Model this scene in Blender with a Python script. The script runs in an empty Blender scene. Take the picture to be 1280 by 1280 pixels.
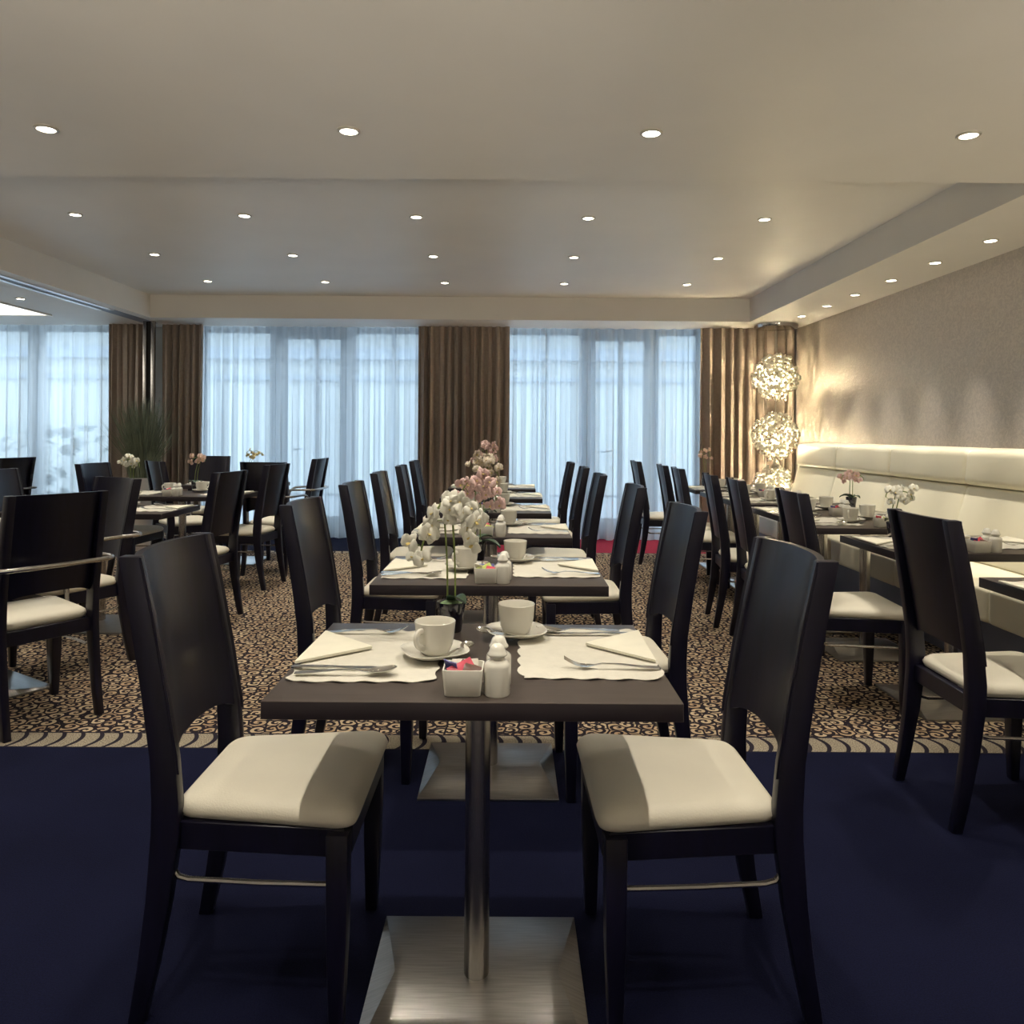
import bpy, bmesh, math, random
from math import sin, cos, pi, radians, sqrt, atan2
from mathutils import Vector, Matrix
random.seed(7)
S = bpy.context.scene
COL = S.collection

# ------------------------------------------------------------------ camera, world, light, exposure
F_PX = 980.0
CAM_Z = 1.26
cam_d = bpy.data.cameras.new('camera')
cam = bpy.data.objects.new('camera', cam_d); COL.objects.link(cam)
cam_d.sensor_fit = 'HORIZONTAL'; cam_d.sensor_width = 36.0
cam_d.lens = F_PX / 1280.0 * 36.0
cam_d.shift_x = 3.0 / 1280.0
cam_d.shift_y = -99.0 / 1280.0
cam_d.clip_start = 0.05
cam.location = (0, 0, CAM_Z)
cam.rotation_mode = 'QUATERNION'
ROLL = radians(0.4)          # the photograph leans a little clockwise
cam.rotation_quaternion = (Matrix.Rotation(radians(90), 3, 'X') @ Matrix.Rotation(ROLL, 3, 'Z')).to_quaternion()
S.camera = cam

vs = S.view_settings
S.display_settings.display_device = 'sRGB'
vs.view_transform = 'Standard'; vs.look = 'None'; vs.gamma = 1.0; vs.use_curve_mapping = False
vs.exposure = 0.2
S.cycles.use_denoising = True
S.cycles.max_bounces = 10
S.cycles.transparent_max_bounces = 16
S.cycles.sample_clamp_indirect = 4.0

w = bpy.data.worlds.new('overcast_evening_sky'); S.world = w; w.use_nodes = True
nt = w.node_tree
bg = nt.nodes['Background']
tc = nt.nodes.new('ShaderNodeTexCoord')
nz = nt.nodes.new('ShaderNodeTexNoise'); nz.inputs['Scale'].default_value = 1.4
rp = nt.nodes.new('ShaderNodeValToRGB')
rp.color_ramp.elements[0].color = (0.54, 0.67, 0.82, 1); rp.color_ramp.elements[1].color = (0.76, 0.84, 0.90, 1)
nt.links.new(tc.outputs['Generated'], nz.inputs['Vector']); nt.links.new(nz.outputs['Fac'], rp.inputs['Fac'])
nt.links.new(rp.outputs['Color'], bg.inputs['Color'])
bg.inputs['Strength'].default_value = 4.7

SPOT_W = 47.0          # each recessed downlight
SPOT_COL = (1.0, 0.91, 0.755)
FILL_W = 4.0         # unseen fill light added behind the camera

def area_light(name, loc, rot, sx, sy, watts, col):
    d = bpy.data.lights.new(name, 'AREA'); d.shape = 'RECTANGLE'; d.size = sx; d.size_y = sy
    d.energy = watts; d.color = col
    o = bpy.data.objects.new(name, d); COL.objects.link(o); o.location = loc; o.rotation_euler = rot
    return o
area_light('fill_light', (-2.0, -2.8, 1.75), (radians(90), 0, 0), 9.5, 1.3, FILL_W, (1.0, 0.90, 0.74))

def fill_spot(x, y, z, aim, watts, cone, blend):
    d = bpy.data.lights.new('ceiling_fill', 'SPOT'); d.energy = watts; d.color = (1.0, 0.90, 0.74)
    d.spot_size = radians(cone); d.spot_blend = blend; d.shadow_soft_size = 0.4
    o = bpy.data.objects.new('ceiling_fill', d); COL.objects.link(o); o.location = (x, y, z)
    o.rotation_euler = (Vector(aim) - Vector((x, y, z))).to_track_quat('-Z', 'Y').to_euler()
for ux in (-3.2, -0.6, 2.2):          # added fill spots behind the camera brighten the ceiling, passing over the furniture
    fill_spot(ux, -1.5, 1.0, (ux, 0.3, 2.9), 150.0, 100, 1.0)
    fill_spot(ux, -1.8, 1.0, (ux, 3.6, 3.5), 300.0, 38, 0.7)

# ------------------------------------------------------------------ materials
def new_mat(name):
    m = bpy.data.materials.new(name); m.use_nodes = True
    n = m.node_tree.nodes; l = m.node_tree.links
    return m, n, l, n['Principled BSDF']

def mat(name, col, rough=0.5, metal=0.0, spec=0.5, var=0.08, scale=8.0, stretch=(1, 1, 1), bump=0.0, bscale=60.0,
        emit=None, estr=0.0, coat=0.0, trans=0.0, sheen=0.0):
    m, n, l, p = new_mat(name)
    t = n.new('ShaderNodeTexCoord'); mp = n.new('ShaderNodeMapping'); mp.inputs['Scale'].default_value = stretch
    nz = n.new('ShaderNodeTexNoise'); nz.inputs['Scale'].default_value = scale; nz.inputs['Detail'].default_value = 4
    rp = n.new('ShaderNodeValToRGB')
    a = [max(0, c * (1 - var)) for c in col]; b = [min(1, c * (1 + var)) for c in col]
    rp.color_ramp.elements[0].position = 0.3; rp.color_ramp.elements[1].position = 0.7
    rp.color_ramp.elements[0].color = (*a, 1); rp.color_ramp.elements[1].color = (*b, 1)
    l.new(t.outputs['Object'], mp.inputs['Vector']); l.new(mp.outputs['Vector'], nz.inputs['Vector'])
    l.new(nz.outputs['Fac'], rp.inputs['Fac']); l.new(rp.outputs['Color'], p.inputs['Base Color'])
    p.inputs['Roughness'].default_value = rough; p.inputs['Metallic'].default_value = metal
    p.inputs['Specular IOR Level'].default_value = spec
    p.inputs['Coat Weight'].default_value = coat
    p.inputs['Transmission Weight'].default_value = trans
    p.inputs['Sheen Weight'].default_value = sheen
    if emit:
        p.inputs['Emission Color'].default_value = (*emit, 1); p.inputs['Emission Strength'].default_value = estr
    if bump:
        n2 = n.new('ShaderNodeTexNoise'); n2.inputs['Scale'].default_value = bscale; n2.inputs['Detail'].default_value = 3
        bp = n.new('ShaderNodeBump'); bp.inputs['Strength'].default_value = bump; bp.inputs['Distance'].default_value = 0.004
        l.new(mp.outputs['Vector'], n2.inputs['Vector']); l.new(n2.outputs['Fac'], bp.inputs['Height'])
        l.new(bp.outputs['Normal'], p.inputs['Normal'])
    return m

M = {}
M['plaster'] = mat('ceiling_plaster', (0.84, 0.81, 0.76), 0.5, var=0.02, scale=2, bump=0.03, bscale=25)
M['wood'] = mat('dark_stained_wood', (0.0042, 0.0038, 0.0155), 0.36, spec=0.52, var=0.35, scale=9, stretch=(6, 6, 0.7))
M['tabletop'] = mat('brown_laminate', (0.060, 0.047, 0.042), 0.36, spec=0.5, var=0.12, scale=6, stretch=(1, 8, 8))
M['tabletop_edge'] = mat('brown_laminate_edge', (0.022, 0.016, 0.021), 0.45, var=0.1)
M['leather'] = mat('cream_leatherette', (0.76, 0.715, 0.60), 0.5, var=0.04, scale=5, bump=0.15, bscale=220)
M['banquette'] = mat('ivory_leatherette', (0.84, 0.79, 0.62), 0.45, var=0.03, scale=3, bump=0.12, bscale=160)
M['plinth'] = mat('grey_blue_plinth', (0.17, 0.18, 0.25), 0.55, var=0.06)
M['steel'] = mat('brushed_steel', (0.50, 0.48, 0.46), 0.27, 1.0, var=0.10, scale=10, stretch=(2, 60, 2), bump=0.05, bscale=30)
M['base_steel'] = mat('scratched_steel', (0.46, 0.45, 0.44), 0.28, 1.0, var=0.14, scale=7, stretch=(1.5, 30, 1), bump=0.06, bscale=40)
M['chrome'] = mat('polished_chrome', (0.80, 0.78, 0.74), 0.12, 1.0, var=0.04)
M['porcelain'] = mat('white_porcelain', (0.82, 0.80, 0.72), 0.16, var=0.02, coat=0.4)
M['paper'] = mat('embossed_paper', (0.68, 0.655, 0.575), 0.8, var=0.05, scale=30, bump=0.25, bscale=90)
M['napkin'] = mat('cream_napkin', (0.86, 0.83, 0.70), 0.85, var=0.03, scale=20, bump=0.12, bscale=120)
M['pot'] = mat('black_glass_pot', (0.006, 0.006, 0.018), 0.08, spec=0.7, var=0.1, coat=0.6)
M['stem'] = mat('orchid_stem', (0.20, 0.26, 0.07), 0.5, var=0.25, scale=20)
M['leaf'] = mat('orchid_leaf', (0.030, 0.065, 0.035), 0.4, var=0.3, scale=14)
M['moss'] = mat('pale_moss', (0.16, 0.24, 0.13), 0.9, var=0.4, scale=40, bump=0.5, bscale=90)
M['petal_white'] = mat('white_petal', (0.84, 0.83, 0.74), 0.6, var=0.05, scale=15)
M['petal_pink'] = mat('pink_petal', (0.84, 0.58, 0.56), 0.6, var=0.25, scale=25)
M['petal_cream'] = mat('cream_petal', (0.80, 0.70, 0.58), 0.6, var=0.14, scale=25)
M['petal_peach'] = mat('peach_petal', (0.82, 0.58, 0.50), 0.6, var=0.2, scale=25)
M['petal_yellow'] = mat('pale_yellow_petal', (0.80, 0.70, 0.40), 0.6, var=0.14, scale=25)
M['lip'] = mat('orchid_lip', (0.70, 0.55, 0.18), 0.5, var=0.2, scale=25)
M['sachet_red'] = mat('red_sachet', (0.55, 0.05, 0.09), 0.4, var=0.2, scale=40)
M['sachet_blue'] = mat('blue_sachet', (0.10, 0.11, 0.33), 0.4, var=0.2, scale=40)
M['sachet_white'] = mat('white_sachet', (0.78, 0.74, 0.66), 0.5, var=0.1, scale=40)
M['sachet_green'] = mat('green_sachet', (0.45, 0.52, 0.12), 0.4, var=0.25, scale=40)
M['sachet_brown'] = mat('brown_sachet', (0.10, 0.04, 0.03), 0.4, var=0.3, scale=60)
M['drape'] = mat('brown_drape_fabric', (0.36, 0.295, 0.25), 0.75, var=0.08, scale=30, bump=0.1, bscale=250, sheen=0.15)
M['frame'] = mat('window_frame_paint', (0.22, 0.25, 0.32), 0.5, var=0.04)
M['dark_gap'] = mat('dark_jamb', (0.02, 0.018, 0.02), 0.6)
M['red'] = mat('red_carpet', (0.30, 0.025, 0.055), 0.95, spec=0.1, var=0.2, scale=80)
M['grass'] = mat('grey_green_grass', (0.17, 0.20, 0.14), 0.6, var=0.4, scale=6)
M['planter'] = mat('brushed_aluminium', (0.72, 0.72, 0.74), 0.28, 0.55, var=0.04)
M['facade'] = mat('pale_facade', (0.62, 0.64, 0.62), 0.8, var=0.06, scale=1.2)
M['facade_band'] = mat('grey_cornice', (0.40, 0.46, 0.54), 0.8, var=0.05)
M['asphalt'] = mat('terrace_paving', (0.40, 0.42, 0.45), 0.85, var=0.1, scale=3)
M['bush'] = mat('shrub_leaf', (0.52, 0.60, 0.58), 0.7, var=0.3, scale=12)
M['bloom'] = mat('white_bloom', (0.86, 0.88, 0.86), 0.7, var=0.04)
M['wall'] = mat('painted_wall', (0.80, 0.76, 0.70), 0.7, var=0.03, scale=2)
M['ring'] = mat('downlight_ring', (0.62, 0.59, 0.53), 0.35, 0.6)
M['lens'] = mat('lit_lamp', (1, 0.95, 0.8), 0.4, emit=(1.0, 0.90, 0.70), estr=14.0)
M['panel_light'] = mat('lit_ceiling_panel', (1, 0.95, 0.85), 0.4, emit=(1.0, 0.94, 0.80), estr=2.2)
M['bulb'] = mat('warm_bulb', (1, 0.9, 0.7), 0.4, emit=(1.0, 0.86, 0.56), estr=26.0)

def mnode(n, l, op, a, b=None, c=None):
    x = n.new('ShaderNodeMath'); x.operation = op
    for i, v in enumerate((a, b, c)):
        if v is None: continue
        if isinstance(v, (int, float)): x.inputs[i].default_value = v
        else: l.new(v, x.inputs[i])
    return x.outputs[0]

def mat_glass():
    m, n, l, p = new_mat('window_glass')
    p.inputs['Base Color'].default_value = (0.88, 0.95, 0.97, 1); p.inputs['Roughness'].default_value = 0.02
    p.inputs['Transmission Weight'].default_value = 1.0; p.inputs['IOR'].default_value = 1.02
    return m
M['glass'] = mat_glass()

def mat_bead():
    m, n, l, p = new_mat('clear_and_chrome_beads')
    g = n.new('ShaderNodeNewGeometry'); out = n['Material Output']
    gt = mnode(n, l, 'GREATER_THAN', g.outputs['Random Per Island'], 0.70)
    p.inputs['Base Color'].default_value = (0.90, 0.87, 0.78, 1); p.inputs['Roughness'].default_value = 0.08; p.inputs['Metallic'].default_value = 1.0
    tl = n.new('ShaderNodeBsdfTranslucent'); tl.inputs['Color'].default_value = (0.95, 0.93, 0.86, 1)
    df = n.new('ShaderNodeBsdfDiffuse'); df.inputs['Color'].default_value = (0.9, 0.88, 0.8, 1)
    gl = n.new('ShaderNodeBsdfGlossy'); gl.inputs['Roughness'].default_value = 0.08
    a = n.new('ShaderNodeMixShader'); a.inputs[0].default_value = 0.35; l.new(tl.outputs[0], a.inputs[1]); l.new(df.outputs[0], a.inputs[2])
    b = n.new('ShaderNodeMixShader'); b.inputs[0].default_value = 0.2; l.new(a.outputs[0], b.inputs[1]); l.new(gl.outputs[0], b.inputs[2])
    c_ = n.new('ShaderNodeMixShader'); l.new(gt, c_.inputs[0]); l.new(b.outputs[0], c_.inputs[1]); l.new(p.outputs[0], c_.inputs[2])
    l.new(c_.outputs[0], out.inputs['Surface'])
    return m
M['bead'] = mat_bead()

def mat_sheer():
    m, n, l, p = new_mat('sheer_voile')
    n.remove(p); out = n['Material Output']
    t = n.new('ShaderNodeTexCoord'); mp = n.new('ShaderNodeMapping'); mp.inputs['Scale'].default_value = (60, 60, 0.6)
    nz = n.new('ShaderNodeTexNoise'); nz.inputs['Scale'].default_value = 1.0
    rp = n.new('ShaderNodeMapRange'); rp.inputs['To Min'].default_value = 0.12; rp.inputs['To Max'].default_value = 0.34
    tr = n.new('ShaderNodeBsdfTransparent'); tr.inputs['Color'].default_value = (0.95, 0.98, 1.0, 1)
    tl = n.new('ShaderNodeBsdfTranslucent'); tl.inputs['Color'].default_value = (0.80, 0.86, 0.90, 1)
    df = n.new('ShaderNodeBsdfDiffuse'); df.inputs['Color'].default_value = (0.62, 0.66, 0.72, 1)
    m1 = n.new('ShaderNodeMixShader'); m1.inputs['Fac'].default_value = 0.30
    m2 = n.new('ShaderNodeMixShader')
    l.new(t.outputs['Object'], mp.inputs['Vector']); l.new(mp.outputs['Vector'], nz.inputs['Vector'])
    l.new(nz.outputs['Fac'], rp.inputs['Value'])
    l.new(tl.outputs[0], m1.inputs[1]); l.new(df.outputs[0], m1.inputs[2])
    l.new(rp.outputs[0], m2.inputs['Fac']); l.new(m1.outputs[0], m2.inputs[1]); l.new(tr.outputs[0], m2.inputs[2])
    l.new(m2.outputs[0], out.inputs['Surface'])
    return m
M['sheer'] = mat_sheer()

def mat_swirl():
    """fitted carpet: tan curls on black, one curl to each cell"""
    m, n, l, p = new_mat('curl_pattern_carpet')
    t = n.new('ShaderNodeTexCoord')
    vo = n.new('ShaderNodeTexVoronoi'); vo.voronoi_dimensions = '2D'; vo.inputs['Scale'].default_value = 15.5; vo.inputs['Randomness'].default_value = 0.75
    l.new(t.outputs['Object'], vo.inputs['Vector'])
    v2 = n.new('ShaderNodeVectorMath'); v2.operation = 'SUBTRACT'
    l.new(t.outputs['Object'], v2.inputs[0]); l.new(vo.outputs['Position'], v2.inputs[1])
    sp = n.new('ShaderNodeSeparateXYZ'); l.new(v2.outputs[0], sp.inputs[0])
    ang = mnode(n, l, 'ARCTAN2', sp.outputs['Y'], sp.outputs['X'])
    sc = n.new('ShaderNodeSeparateColor'); l.new(vo.outputs['Color'], sc.inputs[0])
    ph = mnode(n, l, 'MULTIPLY', sc.outputs[0], 6.283)
    sg = mnode(n, l, 'SUBTRACT', mnode(n, l, 'MULTIPLY', mnode(n, l, 'GREATER_THAN', sc.outputs[1], 0.5), 2.0), 1.0)
    r = mnode(n, l, 'MULTIPLY', vo.outputs['Distance'], 13.0)
    a2 = mnode(n, l, 'MULTIPLY', ang, sg)
    s = mnode(n, l, 'SINE', mnode(n, l, 'ADD', mnode(n, l, 'ADD', r, a2), ph))
    ve = n.new('ShaderNodeTexVoronoi'); ve.voronoi_dimensions = '2D'; ve.feature = 'DISTANCE_TO_EDGE'
    ve.inputs['Scale'].default_value = 15.5; ve.inputs['Randomness'].default_value = 0.75
    l.new(t.outputs['Object'], ve.inputs['Vector'])
    edge = mnode(n, l, 'GREATER_THAN', ve.outputs['Distance'], 0.07)
    k = mnode(n, l, 'MULTIPLY', mnode(n, l, 'SMOOTH_MIN', mnode(n, l, 'MULTIPLY', mnode(n, l, 'ADD', s, 0.22), 3.0), 1.0, 0.2), edge)
    nz = n.new('ShaderNodeTexNoise'); nz.inputs['Scale'].default_value = 400.0; l.new(t.outputs['Object'], nz.inputs['Vector'])
    n3 = n.new('ShaderNodeTexNoise'); n3.inputs['Scale'].default_value = 4.0; l.new(t.outputs['Object'], n3.inputs['Vector'])
    tan = n.new('ShaderNodeMixRGB'); tan.inputs[1].default_value = (0.46, 0.325, 0.205, 1); tan.inputs[2].default_value = (0.62, 0.49, 0.335, 1)
    l.new(sc.outputs[2], tan.inputs[0])
    mx = n.new('ShaderNodeMixRGB'); mx.inputs[1].default_value = (0.020, 0.015, 0.022, 1)
    cl = n.new('ShaderNodeClamp'); l.new(k, cl.inputs[0]); l.new(cl.outputs[0], mx.inputs[0]); l.new(tan.outputs[0], mx.inputs[2])
    ml = n.new('ShaderNodeMixRGB'); ml.blend_type = 'MULTIPLY'; ml.inputs[0].default_value = 0.5
    l.new(mx.outputs[0], ml.inputs[1]); l.new(nz.outputs['Fac'], ml.inputs[2])
    l.new(ml.outputs[0], p.inputs['Base Color'])
    p.inputs['Roughness'].default_value = 0.95; p.inputs['Specular IOR Level'].default_value = 0.1
    return m
M['swirl'] = mat_swirl()

def mat_border():
    m, n, l, p = new_mat('arc_border_carpet')
    t = n.new('ShaderNodeTexCoord'); sp = n.new('ShaderNodeSeparateXYZ'); l.new(t.outputs['Object'], sp.inputs[0])
    v = mnode(n, l, 'DIVIDE', mnode(n, l, 'ADD', sp.outputs['Y'], 0.08), 0.16)
    b = mnode(n, l, 'SUBTRACT', mnode(n, l, 'MULTIPLY', v, 2.0), 1.0)
    bul = mnode(n, l, 'MULTIPLY', mnode(n, l, 'SUBTRACT', 1.0, mnode(n, l, 'MULTIPLY', b, b)), 0.030)
    xs = mnode(n, l, 'SUBTRACT', sp.outputs['X'], bul)
    f = mnode(n, l, 'FRACT', mnode(n, l, 'DIVIDE', mnode(n, l, 'ADD', xs, 40.0), 0.078))
    line = mnode(n, l, 'LESS_THAN', f, 0.24)
    lo = mnode(n, l, 'LESS_THAN', v, 0.05)
    dark = mnode(n, l, 'MAXIMUM', line, mnode(n, l, 'MAXIMUM', lo, mnode(n, l, 'GREATER_THAN', v, 0.93)))
    nz = n.new('ShaderNodeTexNoise'); nz.inputs['Scale'].default_value = 220.0; l.new(t.outputs['Object'], nz.inputs['Vector'])
    rp = n.new('ShaderNodeValToRGB'); rp.color_ramp.elements[0].color = (0.07, 0.06, 0.05, 1); rp.color_ramp.elements[1].color = (0.40, 0.345, 0.26, 1)
    rp.color_ramp.elements[0].position = 0.3; rp.color_ramp.elements[1].position = 0.65
    l.new(nz.outputs['Fac'], rp.inputs['Fac'])
    mx = n.new('ShaderNodeMixRGB'); mx.inputs[2].default_value = (0.018, 0.015, 0.024, 1)
    l.new(dark, mx.inputs[0]); l.new(rp.outputs['Color'], mx.inputs[1]); l.new(mx.outputs[0], p.inputs['Base Color'])
    p.inputs['Roughness'].default_value = 0.95; p.inputs['Specular IOR Level'].default_value = 0.1
    return m
M['border'] = mat_border()

def mat_navy():
    m, n, l, p = new_mat('navy_carpet')
    t = n.new('ShaderNodeTexCoord')
    nz = n.new('ShaderNodeTexNoise'); nz.inputs['Scale'].default_value = 260.0; nz.inputs['Detail'].default_value = 2
    n2 = n.new('ShaderNodeTexNoise'); n2.inputs['Scale'].default_value = 2.5; n2.inputs['Detail'].default_value = 5
    l.new(t.outputs['Object'], nz.inputs['Vector']); l.new(t.outputs['Object'], n2.inputs['Vector'])
    rp = n.new('ShaderNodeValToRGB'); rp.color_ramp.elements[0].color = (0.0025, 0.0033, 0.0145, 1); rp.color_ramp.elements[1].color = (0.0085, 0.0105, 0.036, 1)
    rp.color_ramp.elements[0].position = 0.35; rp.color_ramp.elements[1].position = 0.75
    ad = mnode(n, l, 'ADD', mnode(n, l, 'MULTIPLY', nz.outputs['Fac'], 0.7), mnode(n, l, 'MULTIPLY', n2.outputs['Fac'], 0.3))
    l.new(ad, rp.inputs['Fac']); l.new(rp.outputs['Color'], p.inputs['Base Color'])
    bp = n.new('ShaderNodeBump'); bp.inputs['Strength'].default_value = 0.4; bp.inputs['Distance'].default_value = 0.003
    l.new(nz.outputs['Fac'], bp.inputs['Height']); l.new(bp.outputs['Normal'], p.inputs['Normal'])
    p.inputs['Roughness'].default_value = 0.97; p.inputs['Specular IOR Level'].default_value = 0.1
    return m
M['navy'] = mat_navy()

def mat_wallpaper():
    m, n, l, p = new_mat('taupe_metallic_wallpaper')
    t = n.new('ShaderNodeTexCoord')
    n1 = n.new('ShaderNodeTexNoise'); n1.inputs['Scale'].default_value = 24.0; n1.inputs['Detail'].default_value = 8; n1.inputs['Distortion'].default_value = 2.2
    n2 = n.new('ShaderNodeTexNoise'); n2.inputs['Scale'].default_value = 70.0
    for a in (n1, n2): l.new(t.outputs['Object'], a.inputs['Vector'])
    rp = n.new('ShaderNodeValToRGB'); rp.color_ramp.elements[0].color = (0.50, 0.44, 0.385, 1); rp.color_ramp.elements[1].color = (0.60, 0.53, 0.46, 1)
    rp.color_ramp.elements[0].position = 0.42; rp.color_ramp.elements[1].position = 0.60
    l.new(n1.outputs['Fac'], rp.inputs['Fac']); l.new(rp.outputs['Color'], p.inputs['Base Color'])
    rr = n.new('ShaderNodeMapRange'); rr.inputs['To Min'].default_value = 0.36; rr.inputs['To Max'].default_value = 0.6
    l.new(n1.outputs['Fac'], rr.inputs['Value']); l.new(rr.outputs[0], p.inputs['Roughness'])
    p.inputs['Metallic'].default_value = 0.2
    bp = n.new('ShaderNodeBump'); bp.inputs['Strength'].default_value = 0.35; bp.inputs['Distance'].default_value = 0.006
    ad = mnode(n, l, 'ADD', n1.outputs['Fac'], mnode(n, l, 'MULTIPLY', n2.outputs['Fac'], 0.4))
    l.new(ad, bp.inputs['Height']); l.new(bp.outputs['Normal'], p.inputs['Normal'])
    return m
M['wallpaper'] = mat_wallpaper()

# ------------------------------------------------------------------ mesh helpers
class MB:
    def __init__(s): s.v = []; s.f = []; s.mi = []
    def face(s, idx, m=0): s.f.append(tuple(idx)); s.mi.append(m)
    def box(s, a, b, m=0):
        i = len(s.v); x0, y0, z0 = a; x1, y1, z1 = b
        s.v += [(x0, y0, z0), (x1, y0, z0), (x1, y1, z0), (x0, y1, z0), (x0, y0, z1), (x1, y0, z1), (x1, y1, z1), (x0, y1, z1)]
        for q in ((3, 2, 1, 0), (4, 5, 6, 7), (0, 1, 5, 4), (1, 2, 6, 5), (2, 3, 7, 6), (3, 0, 4, 7)): s.face([i + k for k in q], m)
        return s
    def loft(s, rings, closed=True, caps=True, m=0):
        """rings of points, equal count, joined one after another"""
        i = len(s.v); k = len(rings[0])
        for r in rings: s.v += [tuple(p) for p in r]
        for a in range(len(rings) - 1):
            for b in range(k if closed else k - 1):
                c = (b + 1) % k
                s.face((i + a * k + b, i + a * k + c, i + (a + 1) * k + c, i + (a + 1) * k + b), m)
        if caps:
            s.face([i + b for b in range(k)][::-1], m); s.face([i + (len(rings) - 1) * k + b for b in range(k)], m)
        return s
    def lathe(s, prof, n=24, c=(0, 0, 0), m=0, shape=None, caps=True):
        rings = []
        for r, z in prof:
            ring = []
            for j in range(n):
                a = 2 * pi * j / n; q = shape(a) if shape else 1.0
                ring.append((c[0] + r * q * cos(a), c[1] + r * q * sin(a), c[2] + z))
            rings.append(ring)
        return s.loft(rings, caps=caps, m=m)
    def tube(s, pts, r, n=8, m=0, caps=True, flat=1.0):
        P = [Vector(p) for p in pts]; rings = []; up = None
        for i, p in enumerate(P):
            d = (P[min(i + 1, len(P) - 1)] - P[max(i - 1, 0)]).normalized()
            if up is None:
                up = Vector((0, 0, 1)) if abs(d.z) < 0.9 else Vector((1, 0, 0))
            side = d.cross(up).normalized(); up = side.cross(d).normalized()
            rr = r[i] if isinstance(r, (list, tuple)) else r
            rings.append([p + side * rr * cos(2 * pi * j / n) + up * rr * flat * sin(2 * pi * j / n) for j in range(n)])
        return s.loft(rings, caps=caps, m=m)
    def sheet(s, rows, t, skip=None, m=0, nrm=None):
        """a grid of points given a real thickness t (downwards along nrm), with closed rims"""
        R = len(rows); C = len(rows[0]); i = len(s.v)
        nv = Vector(nrm) if nrm else Vector((0, 0, 1))
        for r in rows: s.v += [tuple(p) for p in r]
        for r in rows: s.v += [tuple(Vector(p) - nv * t) for p in r]
        o = R * C
        cells = {(a, b) for a in range(R - 1) for b in range(C - 1) if not (skip and skip(a, b))}
        ix = lambda a, b: i + a * C + b
        for a, b in cells:
            s.face((ix(a, b), ix(a, b + 1), ix(a + 1, b + 1), ix(a + 1, b)), m)
            s.face((o + ix(a, b), o + ix(a + 1, b), o + ix(a + 1, b + 1), o + ix(a, b + 1)), m)
            for da, db, p, q in ((-1, 0, (a, b), (a, b + 1)), (1, 0, (a + 1, b + 1), (a + 1, b)), (0, -1, (a + 1, b), (a, b)), (0, 1, (a, b + 1), (a + 1, b + 1))):
                if (a + da, b + db) not in cells:
                    s.face((ix(*q), ix(*p), o + ix(*p), o + ix(*q)), m)
        return s
    def mesh(s, name, mats, bevel=0.0, seg=2, smooth=35):
        me = bpy.data.meshes.new(name)
        bm = bmesh.new()
        vs_ = [bm.verts.new(p) for p in s.v]
        for f, k in zip(s.f, s.mi):
            try:
                q = bm.faces.new([vs_[j] for j in f]); q.material_index = k
            except ValueError: pass
        bmesh.ops.remove_doubles(bm, verts=bm.verts, dist=1e-6)
        bmesh.ops.recalc_face_normals(bm, faces=bm.faces)
        if bevel:
            ed = [e for e in bm.edges if len(e.link_faces) == 2 and e.calc_face_angle(0) > radians(40)]
            bmesh.ops.bevel(bm, geom=ed, offset=bevel, segments=seg, profile=0.5, affect='EDGES', clamp_overlap=True)
        for f in bm.faces: f.smooth = bool(smooth)
        if smooth:
            for e in bm.edges:
                if len(e.link_faces) == 2 and e.calc_face_angle(0) > radians(smooth): e.smooth = False
        bm.to_mesh(me); bm.free()
        for mm in (mats if isinstance(mats, (list, tuple)) else [mats]): me.materials.append(mm)
        return me

def put(name, me, parent=None, loc=(0, 0, 0), rot=(0, 0, 0), **kw):
    o = bpy.data.objects.new(name, me); COL.objects.link(o)
    o.parent = parent; o.location = loc; o.rotation_euler = rot
    for k, v in kw.items(): o[k] = v
    return o
def thing(name, label, category, loc=(0, 0, 0), rz=0.0, group=None, me=None):
    o = bpy.data.objects.new(name, me); COL.objects.link(o)
    o.location = loc; o.rotation_euler = (0, 0, rz); o['label'] = label; o['category'] = category
    if me is None: o.empty_display_size = 0.05
    if group: o['group'] = group
    return o
def dup(root, loc, rz, label, group=None):
    r = root.copy(); COL.objects.link(r); r.location = loc; r.rotation_euler = (0, 0, rz); r['label'] = label
    if group: r['group'] = group
    for ch in list(root.children):
        c = ch.copy(); COL.objects.link(c); c.parent = r
        for g in list(ch.children):
            d = g.copy(); COL.objects.link(d); d.parent = c
    return r
def rot2(x, y, a): return x * cos(a) - y * sin(a), x * sin(a) + y * cos(a)
def lerp(a, b, t): return a + (b - a) * t
def bez(p0, p1, p2, p3, n):
    out = []
    for i in range(n + 1):
        t = i / n; u = 1 - t
        out.append(Vector(p0) * u ** 3 + Vector(p1) * 3 * u * u * t + Vector(p2) * 3 * u * t * t + Vector(p3) * t ** 3)
    return out
def struct(name, me, parent=None, loc=(0, 0, 0), **kw):
    o = put(name, me, parent, loc, **kw)
    if parent is None: o['kind'] = 'structure'
    return o

# ------------------------------------------------------------------ the room
XR, XL, YB, YF, YG = 3.32, -8.2, 9.06, -2.9, 9.42    # right wall, far left wall, curtains, wall behind camera, glazing
ZC, ZU = 2.49, 2.74                                   # soffit and raised ceiling
CX0, CX1, CY0, CY1 = -3.93, 2.61, 3.81, 8.55          # the raised field

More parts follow.
